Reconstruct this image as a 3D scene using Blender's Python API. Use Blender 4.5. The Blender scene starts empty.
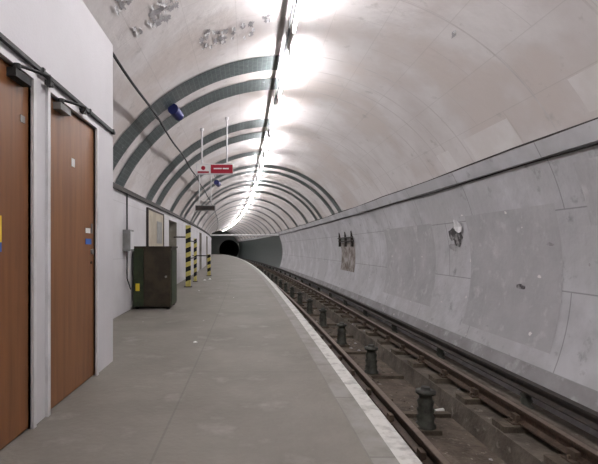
import bpy, math, random
from mathutils import Vector
random.seed(7)
sc=bpy.context.scene
try:
    sc.view_settings.view_transform='Standard'
    sc.view_settings.look='None'
except Exception: pass

RC=480.0; CX,CH,R=0.6,-0.3,3.25; EYE=1.07
def W(X,s,h):
    sh = s*s/(2*RC) if s>0 else 0
    return (X-sh, s, h+EYE)
def cx_at(h,side=1,off=0.0):
    return CX+side*math.sqrt(max(0,(R-off)**2-(h-CH)**2))
def ang_of_h(h,side=1):
    a=math.asin((h-CH)/R)
    return a if side>0 else math.pi-a

# ---------------- materials
def mat(name,c1,c2=None,scale=3.0,rough=0.8,thr=(0.4,0.6),bump=0.0,bscale=30,metal=0,c3=None,s3=12,thr3=(0.55,0.62),coord='Object',stretch=None,detail=8,brick=None,spec=0.3,c4=None,s4=1.0,thr4=(.5,.7)):
    m=bpy.data.materials.new(name); m.use_nodes=True
    nt=m.node_tree; N=nt.nodes; L=nt.links
    b=N['Principled BSDF']; b.inputs['Roughness'].default_value=rough; b.inputs['Metallic'].default_value=metal
    b.inputs['Specular IOR Level'].default_value=spec
    tc=N.new('ShaderNodeTexCoord'); mp=N.new('ShaderNodeMapping')
    L.new(tc.outputs[coord],mp.inputs['Vector'])
    if stretch: mp.inputs['Scale'].default_value=stretch
    vec=mp.outputs['Vector']
    col=None
    def rgb(c):
        n=N.new('ShaderNodeRGB'); n.outputs[0].default_value=(*c,1); return n.outputs[0]
    def mix(f,a,bb,mode='MIX'):
        n=N.new('ShaderNodeMix'); n.data_type='RGBA'; n.blend_type=mode
        if isinstance(f,float): n.inputs[0].default_value=f
        else: L.new(f,n.inputs[0])
        L.new(a,n.inputs[6]); L.new(bb,n.inputs[7]); return n.outputs[2]
    def noise(sca,t,det=detail):
        n=N.new('ShaderNodeTexNoise'); n.inputs['Scale'].default_value=sca; n.inputs['Detail'].default_value=det
        n.inputs['Roughness'].default_value=0.6
        L.new(vec,n.inputs['Vector'])
        r=N.new('ShaderNodeMapRange'); r.inputs[1].default_value=t[0]; r.inputs[2].default_value=t[1]
        L.new(n.outputs[0],r.inputs[0]); return r.outputs[0]
    col=rgb(c1)
    if c2: col=mix(noise(scale,thr),col,rgb(c2))
    if c4: col=mix(noise(s4,thr4,4),col,rgb(c4))
    if c3: col=mix(noise(s3,thr3),col,rgb(c3))
    if brick:
        bw,bh,ms,mc,f=brick
        n=N.new('ShaderNodeTexBrick'); n.inputs['Scale'].default_value=1; n.inputs['Brick Width'].default_value=bw
        n.inputs['Row Height'].default_value=bh; n.inputs['Mortar Size'].default_value=ms
        n.inputs['Mortar Smooth'].default_value=0.3
        uv=N.new('ShaderNodeUVMap'); L.new(uv.outputs[0],n.inputs['Vector'])
        k=N.new('ShaderNodeMath'); k.operation='MULTIPLY'; k.inputs[1].default_value=f
        L.new(n.outputs['Fac'],k.inputs[0])
        col=mix(k.outputs[0],col,rgb(mc))
    L.new(col,b.inputs['Base Color'])
    if bump>0:
        n=N.new('ShaderNodeTexNoise'); n.inputs['Scale'].default_value=bscale; n.inputs['Detail'].default_value=6
        L.new(vec,n.inputs['Vector'])
        bp=N.new('ShaderNodeBump'); bp.inputs['Strength'].default_value=bump; bp.inputs['Distance'].default_value=0.03
        L.new(n.outputs[0],bp.inputs['Height']); L.new(bp.outputs[0],b.inputs['Normal'])
    return m
def emis(name,c,st):
    m=bpy.data.materials.new(name); m.use_nodes=True
    b=m.node_tree.nodes['Principled BSDF']; b.inputs['Base Color'].default_value=(*c,1)
    b.inputs['Emission Color'].default_value=(*c,1); b.inputs['Emission Strength'].default_value=st
    return m

M_vault=mat('vault_paint',(.70,.665,.655),(.58,.535,.52),1.1,.6,(.38,.68),.35,6,c3=(.44,.41,.39),s3=4.0,thr3=(.62,.78),brick=(1.22,.62,.006,(.38,.35,.33),.25),c4=(.62,.56,.53),s4=.55,thr4=(.48,.62))
M_wallr=mat('dado_paint_right',(.55,.545,.565),(.36,.355,.365),1.3,.6,(.40,.70),.45,7,c3=(.23,.225,.225),s3=4.0,thr3=(.60,.76),brick=(2.1,1.0,.010,(.17,.165,.165),.6),c4=(.44,.435,.445),s4=.7,thr4=(.45,.6))
M_walll=mat('dado_paint_left',(.64,.63,.645),(.54,.52,.53),1.5,.6,(.35,.7),.15,6,c3=(.36,.34,.33),s3=6,thr3=(.68,.78),brick=(1.8,.9,.006,(.35,.33,.33),.4))
M_cabin=mat('cabin_paint',(.64,.625,.645),(.575,.56,.575),1.2,.7,(.35,.7),.10,60)
M_white=mat('white_gloss',(.68,.67,.68),(.55,.54,.54),4,.45,(.45,.7))
M_tile=mat('slate_green_tile',(.050,.066,.066),(.085,.105,.103),11,.35,(.4,.65),0,c3=(.30,.32,.32),s3=6,thr3=(.64,.72),brick=(.15,.075,.005,(.19,.21,.21),.6),spec=.5)
M_tiledk=mat('dark_dado_tile',(.050,.065,.062),(.075,.09,.085),5,.4,(.4,.65),brick=(.3,.15,.012,(.11,.12,.11),.7))
M_floor=mat('platform_concrete',(.205,.190,.166),(.145,.132,.113),1.3,.65,(.35,.68),.2,25,c3=(.26,.245,.222),s3=2.6,thr3=(.56,.74),brick=(3.8,3.4,.008,(.09,.085,.075),.35))
M_coping=mat('coping_concrete',(.27,.26,.24),(.20,.19,.17),4,.7,(.4,.65),.2,30,brick=(.9,5,.01,(.11,.10,.09),.4))
M_edge=mat('worn_white_line',(.58,.57,.54),(.32,.31,.29),9,.6,(.48,.66))
M_bed=mat('dirty_concrete_bed',(.155,.13,.105),(.075,.062,.05),3,.9,(.35,.65),.6,18,c3=(.25,.225,.19),s3=9,thr3=(.6,.72))
M_pit=mat('pit_grime',(.135,.108,.084),(.068,.054,.043),5,.9,(.35,.65),.8,20,c3=(.27,.24,.20),s3=16,thr3=(.60,.7))
M_rail=mat('rusty_rail',(.055,.036,.026),(.10,.066,.046),20,.55,(.4,.7),.2,60,metal=.2)
M_railtop=mat('rail_head_steel',(.21,.165,.135),(.14,.105,.082),20,.4,(.4,.7),metal=.4)
M_cond=mat('conductor_steel',(.030,.026,.024),(.055,.042,.034),12,.6,(.4,.7))
M_timber=mat('oiled_timber',(.14,.113,.085),(.07,.055,.042),8,.9,(.35,.65),.6,30)
M_chair=mat('cast_iron',(.07,.05,.038),(.12,.085,.06),18,.7,(.4,.7))
M_pot=mat('porcelain_grimed',(.075,.078,.064),(.028,.026,.023),9,.5,(.4,.65))
M_black=mat('black_rubber',(.016,.016,.017),(.03,.03,.03),20,.6)
M_wood=mat('door_veneer',(.205,.086,.032),(.145,.058,.022),2.2,.42,(.35,.68),coord='Object',stretch=(9,9,.55),c3=(.10,.040,.016),s3=5,thr3=(.6,.78))
M_wood2=mat('door_veneer_worn',(.235,.105,.043),(.165,.070,.028),2.2,.42,(.35,.68),coord='Object',stretch=(9,9,.55),c3=(.115,.048,.020),s3=5,thr3=(.6,.78))
M_metalgrey=mat('grey_metal',(.30,.30,.30),(.22,.22,.21),8,.45,metal=.4)
M_cabgreen=mat('cabinet_green',(.036,.050,.022),(.022,.03,.016),6,.6)
M_cabbrown=mat('cabinet_brown',(.046,.035,.021),(.027,.021,.013),5,.6,(.4,.6))
M_yellow=mat('yellow',(.75,.55,.04),rough=.5)
M_hzy=mat('hazard_yellow',(.62,.54,.16),(.48,.42,.14),9,.5)
M_blue=mat('sticker_blue',(.03,.12,.45),rough=.5)
M_paper=mat('paper_white',(.75,.75,.73),rough=.7)
M_red=mat('sign_red',(.32,.010,.028),rough=.4)
M_spk=mat('speaker_blue',(.018,.022,.10),(.03,.035,.14),6,.4)
M_cream=mat('cream_board',(.50,.45,.35),(.40,.35,.27),4,.6)
M_flake=mat('peeled_paint_flake',(.80,.79,.80),(.70,.69,.69),10,.9,spec=.05)
M_scar=mat('bare_plaster',(.29,.275,.28),(.42,.405,.41),8,.95,(.4,.6),spec=.05)
M_dkscar=mat('dark_scar',(.07,.065,.065),(.30,.29,.29),10,.9,(.5,.62))
M_lscar=mat('light_scuff',(.36,.35,.355),(.46,.45,.455),10,.9,(.5,.62))
M_brown=mat('poster_residue',(.16,.13,.11),(.38,.35,.33),4,.9,(.42,.6))
M_patch=mat('fresh_plaster_patch',(.74,.71,.70),(.68,.64,.62),2,.7)
M_patchg=mat('grey_overpaint',(.44,.43,.44),(.35,.342,.35),1.5,.7,(.35,.7),.4,7,c3=(.52,.51,.515),s3=4,thr3=(.56,.7))
M_rib=mat('ring_joint',(.53,.49,.475),(.62,.58,.57),3,.7,(.35,.65))
M_soot=mat('wall_foot_soot',(.33,.32,.325),(.24,.23,.23),2.2,.9,(.35,.65),.3,9,c3=(.44,.43,.435),s3=5,thr3=(.55,.7))
M_dark=mat('flat_black',(.012,.012,.012),(.02,.02,.02),3,.9)  # plain near-black shared by tunnel lining, door backing, feet, keyhole and stripes
M_pass=mat('passage_paint',(.36,.34,.29),(.26,.24,.2),3,.8)
M_tube=emis('fluorescent_tube',(.99,.965,.985),200)

# ---------------- builder
class MB:
    def __init__(s): s.v=[];s.f=[];s.m=[];s.uv=[];s.mats=[];s.sm=[]
    def mi(s,m):
        if m not in s.mats: s.mats.append(m)
        return s.mats.index(m)
    def face(s,pts,m,uvs=None,smooth=False):
        b=len(s.v); s.v+=pts; s.f.append(list(range(b,b+len(pts)))); s.m.append(s.mi(m)); s.sm.append(smooth)
        s.uv.append(uvs or [(0,0)]*len(pts))
    def grid(s,rows,uvr,m,smooth=False,closed=False):
        b=len(s.v); n=len(rows[0]); k=s.mi(m)
        for r in rows: s.v+=r
        for i in range(len(rows)-1):
            for j in range(n if closed else n-1):
                j2=(j+1)%n
                s.f.append([b+i*n+j,b+i*n+j2,b+(i+1)*n+j2,b+(i+1)*n+j]); s.m.append(k); s.sm.append(smooth)
                u=lambda a,c:uvr[a][c] if c<len(uvr[a]) else (0,0)
                s.uv.append([u(i,j),u(i,j2),u(i+1,j2),u(i+1,j)])
    def sweep(s,prof,s0,s1,m,step=1.0,smooth=False,closed=False,caps=True):
        n=max(1,int(math.ceil((s1-s0)/step))); ss=[s0+(s1-s0)*i/n for i in range(n+1)]
        L=[0]
        for i in range(1,len(prof)): L.append(L[-1]+math.dist(prof[i],prof[i-1]))
        rows=[[W(p[0],t,p[1]) for p in prof] for t in ss]
        uvr=[[(t,l) for l in L] for t in ss]
        s.grid(rows,uvr,m,smooth,closed)
        if closed and caps:
            s.face(rows[0][::-1],m); s.face(rows[-1][:],m)
    def box(s,X0,X1,s0,s1,h0,h1,m):
        c=[W(X,t,h) for X in (X0,X1) for t in (s0,s1) for h in (h0,h1)]
        for q in ((0,1,3,2),(4,6,7,5),(0,4,5,1),(2,3,7,6),(0,2,6,4),(1,5,7,3)):
            s.face([c[i] for i in q],m,[(0,0),(1,0),(1,1),(0,1)])
    def cyl(s,p0,p1,r,m,n=10,r2=None):
        a=Vector(W(*p0)); b=Vector(W(*p1)); r2=r if r2 is None else r2
        d=(b-a).normalized(); u=d.orthogonal().normalized(); w=d.cross(u)
        ra=[tuple(a+(u*math.cos(2*math.pi*i/n)+w*math.sin(2*math.pi*i/n))*r) for i in range(n)]
        rb=[tuple(b+(u*math.cos(2*math.pi*i/n)+w*math.sin(2*math.pi*i/n))*r2) for i in range(n)]
        s.grid([ra,rb],[[(0,0)]*n]*2,m,True,True); s.face(ra[::-1],m); s.face(rb,m)
    def lathe(s,X,t,prof,m,n=14):
        c=W(X,t,0)
        rows=[[(c[0]+r*math.cos(2*math.pi*i/n),c[1]+r*math.sin(2*math.pi*i/n),h+EYE) for i in range(n)] for r,h in prof]
        s.grid(rows,[[(0,0)]*n]*len(rows),m,True,True); s.face(rows[-1],m)
    def tube(s,pts,r,m,n=8):
        P=[Vector(W(*p)) for p in pts]; rows=[]
        for i,p in enumerate(P):
            d=(P[min(i+1,len(P)-1)]-P[max(i-1,0)]).normalized()
            u=d.cross(Vector((0,0,1)));  u=u.normalized() if u.length>1e-3 else Vector((1,0,0)); w=d.cross(u)
            rows.append([tuple(p+(u*math.cos(2*math.pi*k/n)+w*math.sin(2*math.pi*k/n))*r) for k in range(n)])
        s.grid(rows,[[(0,0)]*n]*len(rows),m,True,True); s.face(rows[0][::-1],m); s.face(rows[-1],m)
    def arcpatch(s,s0,s1,a0,a1,m,off=.006,ns=None,na=None):
        ns=ns or max(1,int((s1-s0)/.5)+1); na=na or max(1,int(abs(a1-a0)/.08)+1)
        rr=R-off; rows=[];uvr=[]
        for i in range(ns+1):
            t=s0+(s1-s0)*i/ns
            aa=[a0+(a1-a0)*j/na for j in range(na+1)]
            rows.append([W(CX+rr*math.cos(a),t,CH+rr*math.sin(a)) for a in aa]); uvr.append([(t,rr*a) for a in aa])
        s.grid(rows,uvr,m,True)
    def blob(s,t0,a0,rs,ra,m,off=.008,n=18,jit=.45,lift=0):
        c=W(CX+(R-off)*math.cos(a0),t0,CH+(R-off)*math.sin(a0)); pts=[]
        for i in range(n):
            k=1-jit*random.random(); th=2*math.pi*i/n
            t=t0+rs*k*math.cos(th); a=a0+ra/R*k*math.sin(th); rr=R-off-(lift*random.random() if lift else 0)
            pts.append(W(CX+rr*math.cos(a),t,CH+rr*math.sin(a)))
        for i in range(n): s.face([c,pts[i],pts[(i+1)%n]],m)
    def build(s,name,parent=None):
        me=bpy.data.meshes.new(name); me.from_pydata(s.v,[],s.f)
        for m in s.mats: me.materials.append(m)
        uvl=me.uv_layers.new(name='UVMap'); k=0
        for i,p in enumerate(me.polygons):
            p.material_index=s.m[i]; p.use_smooth=s.sm[i]
            for j in range(len(s.f[i])): uvl.data[k].uv=s.uv[i][j]; k+=1
        me.update()
        o=bpy.data.objects.new(name,me); sc.collection.objects.link(o)
        if parent: o.parent=parent
        return o
def empty(name):
    e=bpy.data.objects.new(name,None); sc.collection.objects.link(e); return e

S0,S1=-5.0,76.0
aR0=ang_of_h(-2.0); aRL=ang_of_h(1.18); aL=ang_of_h(.95,-1)
def arc(a0,a1,n,off=0): return [(CX+(R-off)*math.cos(a0+(a1-a0)*i/n),CH+(R-off)*math.sin(a0+(a1-a0)*i/n)) for i in range(n+1)]

# ---------------- shell
b=MB(); b.sweep(arc(aRL,aL,64),S0,S1,M_vault,smooth=True); b.build('ceiling')
b=MB(); aS=ang_of_h(-1.50)
b.sweep(arc(aR0,aS,5),S0,36,M_soot,smooth=True); b.sweep(arc(aS,aRL,16),S0,36,M_wallr,smooth=True); b.sweep(arc(aR0,aRL,20),36,S1,M_tiledk,smooth=True)
b.build('wall_right')
LX=-2.05; LW=cx_at(.95,-1)
openings=[(11.6,13.0),(15.2,16.6),(21,22.5),(27,29),(40,42)]
b=MB(); t=S0
for o0,o1 in openings+[(S1,S1)]:
    b.sweep([(LX,-1.07),(LX,.95)],t,o0,M_walll)
    if o1>o0:
        b.sweep([(LX,.75),(LX,.95)],o0,o1,M_walll)
        b.sweep([(LX,.75),(-3.9,.75),(-3.9,-1.07)],o0,o1,M_pass)
        for e in (o0,o1): b.face([W(LX,e,-1.07),W(LX,e,.75),W(-3.9,e,.75),W(-3.9,e,-1.07)],M_pass)
    t=o1
b.sweep([(LX,.95),(LW-.02,.95)],S0,S1,M_walll)
b.build('wall_left')
b=MB()
b.sweep([(-3.9,-1.07),(.60,-1.07)],S0,S1,M_floor)
b.sweep([(.60,-1.07),(.74,-1.07)],S0,S1,M_coping)
b.sweep([(.74,-1.07),(.85,-1.07),(.86,-1.08)],S0,S1,M_edge)
b.sweep([(.86,-1.08),(.86,-1.17),(.78,-1.17),(.78,-1.96)],S0,S1,M_coping)
b.build('floor')
b=MB()
b.sweep([(.6,-1.96),(1.80,-1.95),(1.86,-2.20)],S0,112,M_bed)
b.sweep([(1.86,-2.20),(2.62,-2.20)],S0,112,M_pit)
b.sweep([(2.62,-2.20),(2.66,-1.95),(3.12,-1.95),(3.12,-1.88),(cx_at(-1.88)+.02,-1.88)],S0,112,M_bed)
b.build('trackbed')
# end wall with portal
HX,HH,HR=2.05,-.3,1.72
b=MB(); n=48; inn=[];out=[]
for i in range(n):
    th=2*math.pi*i/n; dx,dy=math.cos(th),math.sin(th)
    ox,oy=HX-CX,HH-CH; B=ox*dx+oy*dy; C=ox*ox+oy*oy-R*R; k=-B+math.sqrt(B*B-C)
    inn.append(W(HX+HR*dx,S1-.01,HH+HR*dy)); out.append(W(HX+k*dx,S1-.01,HH+k*dy))
b.grid([inn,out],[[(0,0)]*n]*2,M_tiledk,False,True); b.build('wall_front')
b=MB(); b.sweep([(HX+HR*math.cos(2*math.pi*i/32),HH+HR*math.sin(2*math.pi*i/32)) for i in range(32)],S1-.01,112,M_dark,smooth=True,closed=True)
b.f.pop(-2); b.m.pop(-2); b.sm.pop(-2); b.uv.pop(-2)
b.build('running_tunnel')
b=MB(); b.face([W(CX+3.4*math.cos(2*math.pi*i/32),S0,CH+3.4*math.sin(2*math.pi*i/32)) for i in range(32)],M_vault); b.build('wall_back')

# ---------------- tile ring bands
b=MB()
bands=[(6.70,7.25,0),(7.60,8.15,0),(10.0,10.65,0),(11.1,11.75,0),(13.3,13.9,0)]
s=15.5
while s<74: bands+= [(s,s+.55,1),(s+1.1,s+1.65,1)] if s<22 else [(s,s+.7,1)]; s+=3.5
for s0,s1,full in bands:
    b.arcpatch(s0,s1,(aRL+.03) if full else math.radians(90.5),aL-.003,M_tile,.012,1,44)
b.build('tile_ring_bands')
b=MB()
for s0,s1,full in bands:
    if not full:
        for e in (s0,s1): b.arcpatch(e-.015,e+.015,aRL+.03,math.radians(89),M_rib,.004,1,36)
for e in (2.6,3.7,4.9): b.arcpatch(e-.012,e+.012,aRL+.03,math.radians(89),M_rib,.004,1,36)
b.build('vault_ring_joints')

# ---------------- right wall ledge, cables
b=MB()
def ledge(h0,h1,dep): return [(cx_at(h1)+.02,h1),(cx_at(h1)-dep,h1),(cx_at(h0)-dep,h0),(cx_at(h0)+.02,h0)]
b.sweep(ledge(1.08,1.26,.06),S0,S1-.05,M_wallr,closed=True)
b.build('trim_1')
b=MB()
def cab(X,h,r,s0,s1): return b.tube([(X,s0+(s1-s0)*i/60,h+.012*math.sin(i*1.7)) for i in range(61)],r,M_cond,6)
cab(cx_at(1.29)-.03,1.275,.012,S0,S1-1); cab(cx_at(1.06)-.02,1.06,.010,S0,S1-1)
b.build('wall_cable')
b=MB(); b.sweep([(LX+.05,.90),(LX-.02,.90),(LX-.02,.97),(LX+.05,.97)],4.25,S1-.05,M_cond,closed=True); b.build('trim_2')
b=MB(); P=[]
for i in range(200):
    t=3.0+ (70-3.0)*i/199; P.append((-1.43,t,2.03+.02*math.sin(t*2.1)))
b.tube(P,.018,M_black,6)
for t in range(4,70,3): b.cyl((-1.43,t,2.03),(-1.56,t,2.15),.01,M_metalgrey,6)
b.build('ceiling_cable')

# ---------------- flaking paint and scars
b=MB()
def ray_ang(px,py):
    X,h=(px-252)/440,(248-py)/440
    A=X*X+h*h; B=-(X*CX+h*CH); C=CX*CX+CH*CH-R*R
    d=(-B+math.sqrt(B*B-A*C))/A
    return d,math.atan2(h*d-CH,X*d-CX)
def flakes(px,py,rs,ra,k):
    t,a=ray_ang(px,py)
    for i in range(6):
        b.blob(t+rs*random.uniform(-.8,.8),a+ra/R*random.uniform(-.8,.8),rs*random.uniform(.25,.6),ra*random.uniform(.25,.6),M_scar,.005+.0007*i,24,.7)
    for i in range(k):
        b.blob(t+rs*random.uniform(-.9,.9),a+ra/R*random.uniform(-.9,.9),random.uniform(.03,.08),random.uniform(.015,.045),M_flake,.011,10,.65,.008)
for q in [(126,4,.22,.12,8),(158,14,.22,.15,8),(172,2,.14,.10,5),(212,38,.26,.15,9),(230,36,.20,.12,7),(250,30,.20,.09,5),(272,16,.14,.09,4),(140,30,.10,.06,3),(455,34,.09,.035,1)]: flakes(*q)
b.build('peeling_paint')
b=MB()
def rect(px,py,ds,da,m):
    t,a=ray_ang(px,py); b.arcpatch(t-ds,t+ds,a-da/R,a+da/R,m,.005)
rect(495,143,.55,.22,M_patch); rect(452,163,.22,.2,M_patch); rect(597,88,.2,.2,M_patch)
b.build('plaster_patches')
b=MB()
def wr(s0,s1,h0,h1,m,off=.006): b.arcpatch(s0,s1,ang_of_h(h0),ang_of_h(h1),m,off)
wr(5.4,7.6,-1.3,.55,M_patchg,.004); wr(9.0,12.0,-1.2,.5,M_patchg,.004); wr(4.2,4.9,.25,.95,M_patchg,.004)
b.build('overpaint_panels')
b=MB()
b.blob(8.05,ang_of_h(.25),.32,.26,M_dkscar,.010,20,.5); b.blob(7.9,ang_of_h(.38),.16,.16,M_flake,.016,10,.4,.04)
b.blob(8.2,ang_of_h(.02),.18,.10,M_scar,.014,12,.5)
b.blob(6.2,ang_of_h(-.55),.12,.05,M_dkscar,.010,12,.5)
b.blob(5.6,ang_of_h(.05),.10,.03,M_scar,.010,12,.5)
wr(15.3,17.3,-.85,.2,M_brown,.010)
for i in range(45):
    t=random.uniform(4,18); h=random.uniform(-1.7,1.0)
    b.blob(t,ang_of_h(h),random.uniform(.015,.06),random.uniform(.01,.035),random.choice([M_lscar,M_lscar,M_patch]),.009,9,.5)
b.build('wall_scars')
b=MB()
for h in (.25,.38): b.cyl((cx_at(h)-.06,15.2,h),(cx_at(h)-.06,17.4,h),.025,M_cond,6)
for t in (15.4,16.3,17.2): b.box(cx_at(.3)-.09,cx_at(.3)-.004,t,t+.06,.05,.60,M_cond)
b.build('cable_bracket')

# ---------------- lights
b=MB(); b.sweep([(.50,2.80),(.525,2.80),(.525,2.825),(.50,2.825)],S0,70,M_black,closed=True)
t=S0+1
while t<70: b.cyl((.512,t,2.82),(.512,t,2.945),.006,M_metalgrey,6); t+=2.5
b.build('light_trunking')
par=empty('fluorescent_light_fittings'); t=-3.6; 
fb=MB(); ft=MB()
while t<70:
    fb.sweep([(.545,2.795),(.545,2.825),(.58,2.825),(.58,2.795)],t,t+1.85,M_white,closed=True,step=2)
    for e in (t+.01,t+1.81): fb.box(.55,.575,e,e+.03,2.715,2.795,M_white)
    for e in (t+.3,t+1.5): fb.cyl((.562,e,2.82),(.562,e,2.948),.007,M_metalgrey,6)
    ft.cyl((.562,t+.04,2.735),(.562,t+1.81,2.735),.013,M_tube,8)
    t+=2.45
fb.build('battens',par); ft.build('tubes',par)

# ---------------- service cabin with doors
FX=-1.30; TOP=1.92; SE=4.17
b=MB()
D1=(1.70,2.60); D2=(2.82,3.69); DT=1.0
for s0,s1 in [(S0+.01,D1[0]),(D1[1],D2[0]),(D2[1],SE)]: b.box(FX-.10,FX,s0,s1,-1.07,DT,M_cabin)
b.box(FX-.10,FX,S0+.01,SE,DT,TOP,M_cabin)
b.box(LX+.01,FX-.10,SE-.1,SE,-1.07,TOP,M_cabin)
b.box(-1.62,FX-.10,S0+.01,SE,TOP-.06,TOP,M_cabin)
b.build('service_cabin_wall')
b=MB()
for s0,s1 in (D1,D2):
    b.box(FX-.06,FX+.018,s0-.035,s0,-1.07,DT+.035,M_white); b.box(FX-.06,FX+.018,s1,s1+.035,-1.07,DT+.035,M_white)
    b.box(FX-.06,FX+.018,s0,s1,DT,DT+.035,M_white)
b.build('door_frame')
def door(s0,s1,m):
    b=MB(); b.box(FX-.055,FX-.012,s0+.008,s1-.008,-1.058,DT-.008,m)
    b.box(FX-.09,FX-.06,s0+.001,s1-.001,-1.065,DT-.001,M_dark)  # black sheet behind the leaf: shade of the door gap put into colour
    return b
b=door(*D1,M_wood)
b.box(FX-.012,FX-.009,2.20,2.31,.03,.17,M_yellow); b.box(FX-.012,FX-.009,2.20,2.31,-.02,.03,M_blue)
b.box(FX-.012,FX-.008,2.50,2.55,.72,.76,M_metalgrey)
b.build('door_1')
b=door(*D2,M_wood2)
b.box(FX-.012,FX-.009,3.22,3.28,.60,.66,M_paper)
b.box(FX-.012,FX-.009,3.50,3.60,.12,.16,M_paper); b.box(FX-.012,FX-.008,3.50,3.62,.03,.075,M_blue)
b.box(FX-.012,FX-.006,3.62,3.65,.12,.20,M_metalgrey)
b.cyl((FX-.012,3.63,-.03),(FX+.004,3.63,-.03),.022,M_metalgrey,12); b.cyl((FX-.012,3.62,-.12),(FX-.006,3.62,-.12),.012,M_dark,10)
b.build('door_2')
for nm,t,m in (('door_closer',2.36,M_black),('door_closer',2.92,M_metalgrey)):
    b=MB(); b.box(FX-.012,FX+.04,t,t+.17,.925,.97,m)
    b.cyl((FX+.03,t+.03,.97),(FX+.03,t+.03,1.0),.02,M_black,10)
    b.tube([(FX+.03,t+.03,.995),(FX+.13,t+.20,1.0),(FX+.03,t+.42,1.03)],.009,M_black,6); b.box(FX+.015,FX+.045,t+.38,t+.44,1.02,1.05,M_black)
    b.build(nm)
b=MB(); b.sweep([(FX,1.075),(FX+.024,1.075),(FX+.024,1.10),(FX,1.10)],S0+.02,SE,M_black,closed=True)
for t in (1.2,1.9,2.7,3.5,4.1): b.box(FX,FX+.030,t,t+.025,1.068,1.108,M_black)
b.build('cabin_conduit')
b=MB(); b.tube([(FX-.02,4.19,1.70),(FX-.05,4.2,1.2),(FX-.05,4.2,.2)],.012,M_black,6); b.build('drop_cable')

# ---------------- cabinet
b=MB(); X0,X1,a,c=-2.02,-1.36,7.7,8.35
b.box(X0,X1,a,c,-1.03,.0,M_cabbrown)
for X in (X0+.03,X1-.08):
    for t in (a+.03,c-.08): b.box(X,X+.05,t,t+.05,-1.07,-1.02,M_dark)
b.box(X0-.0,X1+.02,a-.02,c+.02,0,.03,M_cabbrown)
b.box(X0+.20,X1-.01,a-.02,a,-1.0,-.03,M_cabbrown); b.box(X0+.01,X0+.185,a-.025,a,-1.02,-.01,M_cabgreen)
b.box(X0+.05,X0+.12,a-.03,a-.024,-.75,-.62,M_yellow)
b.cyl((X1-.08,a-.035,-.5),(X1-.08,a-.02,-.5),.02,M_metalgrey,10)
b.box(X1,X1+.012,a+.04,c-.04,-1.0,-.04,M_cabgreen)
b.build('metal_cabinet')

# ---------------- left wall items
b=MB(); b.box(LX,LX+.03,8.9,10.6,-.02,.78,M_cream); b.box(LX,LX+.045,8.86,8.9,-.05,.82,M_cond); b.box(LX,LX+.045,10.6,10.64,-.05,.82,M_cond)
b.box(LX,LX+.045,8.86,10.64,.78,.82,M_cond); b.box(LX,LX+.045,8.86,10.64,-.05,-.02,M_cond)
b.box(LX+.03,LX+.034,9.8,10.4,.1,.6,M_metalgrey); b.build('notice_board')
b=MB(); b.box(LX,LX+.12,7.15,7.4,-.05,.3,M_metalgrey); b.box(LX+.12,LX+.13,7.18,7.37,-.02,.27,M_white); b.tube([(LX+.04,7.27,.3),(LX+.04,7.27,.92)],.014,M_black,6)
b.tube([(LX+.04,7.27,-.05),(LX+.04,7.27,-.5),(LX+.04,7.5,-.7)],.012,M_black,6); b.build('switch_box')
# hazard posts
def hazard(X,t,h1,w=.12,m1=M_hzy):
    b=MB(); k=0; b.box(X-w*.8,X+w*.8,t-w*.8,t+w*.8,-1.07,-1.05,M_cond)
    h=-1.05
    while h<h1-.001:
        e=min(h+.13,h1); m=(m1,M_dark)[k%2]; d=.05
        c=[]
        for X_,t_,sg in ((X-w/2,t-w/2,0),(X+w/2,t-w/2,1),(X+w/2,t+w/2,1),(X-w/2,t+w/2,0)):
            off=d*sg
            c.append((X_,t_,min(max(h+off-(0 if k else off),-1.05),h1),min(e+off,h1)))
        for i in range(4):
            p,q=c[i],c[(i+1)%4]; b.face([W(p[0],p[1],p[2]),W(q[0],q[1],q[2]),W(q[0],q[1],q[3]),W(p[0],p[1],p[3])],m)
        h=e;k+=1
    b.face([W(X-w/2,t-w/2,h1),W(X+w/2,t-w/2,h1),W(X+w/2,t+w/2,h1),W(X-w/2,t+w/2,h1)],M_dark)
    b.build('hazard_striped_post')
hazard(-1.60,12.1,.62,.13); hazard(-1.60,14.0,.30,.09); hazard(-1.36,17.0,-.25,.12)
b=MB()
b.tube([(-2.0,12.1,.3),(-1.67,12.1,.3)],.02,M_cond); b.tube([(-1.60,12.18,.2),(-1.60,13.94,.2)],.018,M_cond); b.tube([(-1.60,12.18,-.3),(-1.60,13.94,-.3)],.018,M_cond)
b.tube([(-2.0,17.0,-.3),(-1.43,17.0,-.3)],.02,M_cond); b.build('barrier_rail')

# ---------------- signs
def vault_h(X): return CH+math.sqrt(R*R-(X-CX)**2)
b=MB(); t=9.3
b.box(-1.09,-.31,t,t+.07,1.56,1.78,M_white); b.box(-.78,-.32,t-.006,t,1.58,1.76,M_red); b.box(-1.07,-.80,t-.005,t,1.58,1.76,M_paper)
for i,(x0,x1) in enumerate([(-.72,-.55),(-.53,-.40)]): b.box(x0,x1,t-.009,t-.006,1.665,1.69,M_paper)
b.box(-1.06,-.82,t-.008,t-.005,1.585,1.62,M_red); b.cyl((-.94,t-.006,1.69),(-.94,t-.009,1.69),.045,M_red,16)
for X in (-.97,-.44): b.cyl((X,t+.035,1.78),(X,t+.035,vault_h(X)-.01),.016,M_white,8); b.cyl((X,t+.035,vault_h(X)-.06),(X,t+.035,vault_h(X)-.01),.04,M_white,10)
b.build('hanging_exit_sign')
b=MB(); t=13.2
b.box(-1.52,-.92,t,t+.06,1.12,1.28,M_metalgrey); b.box(-1.50,-.94,t-.006,t,1.14,1.26,M_cond); 
for X in (-1.4,-1.05): b.cyl((X,t+.03,1.28),(X,t+.03,vault_h(X)-.01),.012,M_white,8)
b.build('hanging_direction_sign')
b=MB(); b.cyl((-2.38,36,1.05),(cx_at(1.05)-.02,36,1.05),.06,M_white,8); b.build('overhead_cross_pipe')
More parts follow.
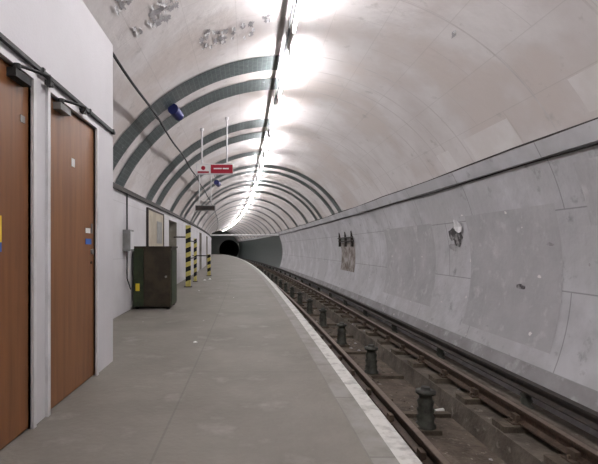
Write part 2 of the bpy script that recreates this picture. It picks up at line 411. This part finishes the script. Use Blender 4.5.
# ---------------- speakers
for X,t,h in ((-1.22,7.35,2.26),(-.95,15.0,2.20)):
    b=MB(); b.cyl((X-.02,t-.13,h+.02),(X+.04,t+.12,h-.02),.085,M_spk,16); b.cyl((X-.022,t-.14,h+.021),(X-.02,t-.13,h+.02),.088,M_spk,16)
    b.cyl((X,t,h+.05),(X-.1,t,CH+math.sqrt(R*R-(X-.1-CX)**2)-.014),.014,M_metalgrey,8); b.build('loudspeaker')

# ---------------- track
tr=empty('railway_track')
def railprof(X,top,hd=.036,ft=.07,H=.145):
    z=top-H
    return [(X-ft,z),(X+ft,z),(X+ft,z+.015),(X+.01,z+.035),(X+.01,top-.045),(X+hd,top-.035),(X+hd,top-.004),(X-hd,top-.004),(X-hd,top-.035),(X-.01,top-.045),(X-.01,z+.035),(X-ft,z+.015)]
RX1,RX2,RT=1.58,2.93,-1.73
for i,X in enumerate((RX1,RX2)):
    b=MB(); b.sweep(railprof(X,RT),S0,110,M_rail,closed=True); b.sweep([(X-.03,RT-.003),(X+.03,RT-.003)],S0,110,M_railtop); b.build('running_rail_%d'%(i+1),tr)
b=MB(); t=S0+.4; c=MB()
while t<105:
    b.box(1.30,1.79,t-.12,t+.12,-1.955,-1.885,M_timber); b.box(2.68,3.10,t-.12,t+.12,-1.955,-1.885,M_timber)
    for X in (RX1,RX2):
        c.box(X-.13,X+.13,t-.07,t+.07,-1.885,-1.868,M_chair)
        c.box(X-.085,X-.04,t-.05,t+.05,-1.868,-1.79,M_chair); c.box(X+.04,X+.085,t-.05,t+.05,-1.868,-1.79,M_chair)
        for k in (-.108,.108): c.cyl((X+k,t,-1.868),(X+k,t,-1.835),.016,M_chair,6)
    t+=.85
b.build('sleepers',tr); c.build('rail_chairs',tr)
b=MB(); b.sweep(railprof(3.27,-1.56,.045,.07,.13),S0,75,M_cond,closed=True)
t=S0+1
while t<75: b.lathe(3.27,t,[(.08,-1.885),(.08,-1.86),(.05,-1.84),(.07,-1.80),(.05,-1.77),(.065,-1.73),(.05,-1.70),(.05,-1.688)],M_pot,12); t+=2.3
b.build('conductor_rail')
b=MB(); b.sweep([(3.08,-1.88),(3.08,-1.80),(3.14,-1.80),(3.14,-1.88)],S0,75,M_bed,closed=True)
b.build('cable_trough')
t=.7; 
while t<50:
    b=MB(); b.box(1.98,2.26,t-.14,t+.14,-2.20,-2.15,M_timber)
    b.lathe(2.12,t,[(.12,-2.15),(.12,-2.12),(.095,-2.10),(.105,-2.03),(.085,-2.0),(.105,-1.94),(.085,-1.91),(.10,-1.84),(.075,-1.81),(.075,-1.76),(.115,-1.75),(.115,-1.715),(.06,-1.71),(.05,-1.67)],M_pot,16)
    b.build('conductor_rail_insulator'); t+=2.3
b=MB()
t=S0+.5
while t<60:
    b.box(1.88,2.61,t,t+.10,-2.205,-2.15,M_timber); t+=1.7
b.build('pit_crossbeams')
# debris
b=MB()
def junk(X,t,h,m,sz):
    c=W(X,t,h); n=7; base=[(c[0]+sz*random.uniform(.5,1)*math.cos(2*math.pi*i/n),c[1]+sz*random.uniform(.5,1)*math.sin(2*math.pi*i/n),c[2]) for i in range(n)]
    top=(c[0],c[1],c[2]+sz*random.uniform(.2,.6))
    for i in range(n): b.face([base[i],base[(i+1)%n],top],m)
for i in range(170):
    X=random.uniform(1.95,2.58); junk(X,random.uniform(2.5,16),-2.20,random.choice([M_bed,M_timber,M_scar,M_bed,M_pit]),random.uniform(.02,.06))
for i in range(50): junk(random.uniform(2.70,3.05),random.uniform(3,16),-1.95,random.choice([M_bed,M_timber,M_scar]),random.uniform(.015,.04))
b.cyl((2.47,5.85,-2.17),(2.60,5.9,-2.17),.025,M_paper,12); b.build('track_debris')
b=MB()
for X,t,z in [(-.62,5.0,.03),(-.3,9.5,.02),(-1.2,11,.03)]+[(random.uniform(-1.7,.3),random.uniform(5,18),.012) for i in range(8)]:
    junk(X,t,-1.07,M_paper,z)
junk(-1.2,15.0,-1.07,M_paper,.10); junk(-1.35,14.6,-1.07,M_paper,.08)
b.build('litter')

# ---------------- world, camera
w=bpy.data.worlds.new('World'); sc.world=w; w.use_nodes=True
w.node_tree.nodes['Background'].inputs[0].default_value=(.5,.5,.55,1); w.node_tree.nodes['Background'].inputs[1].default_value=.02
cd=bpy.data.cameras.new('camera'); cam=bpy.data.objects.new('camera',cd); sc.collection.objects.link(cam)
cam.location=(0,0,EYE); cam.rotation_euler=(math.radians(90),0,0)
cd.sensor_width=36; cd.lens=36*440/598; cd.shift_x=47/598; cd.shift_y=16/598; cd.clip_start=.05; cd.clip_end=300
sc.camera=cam
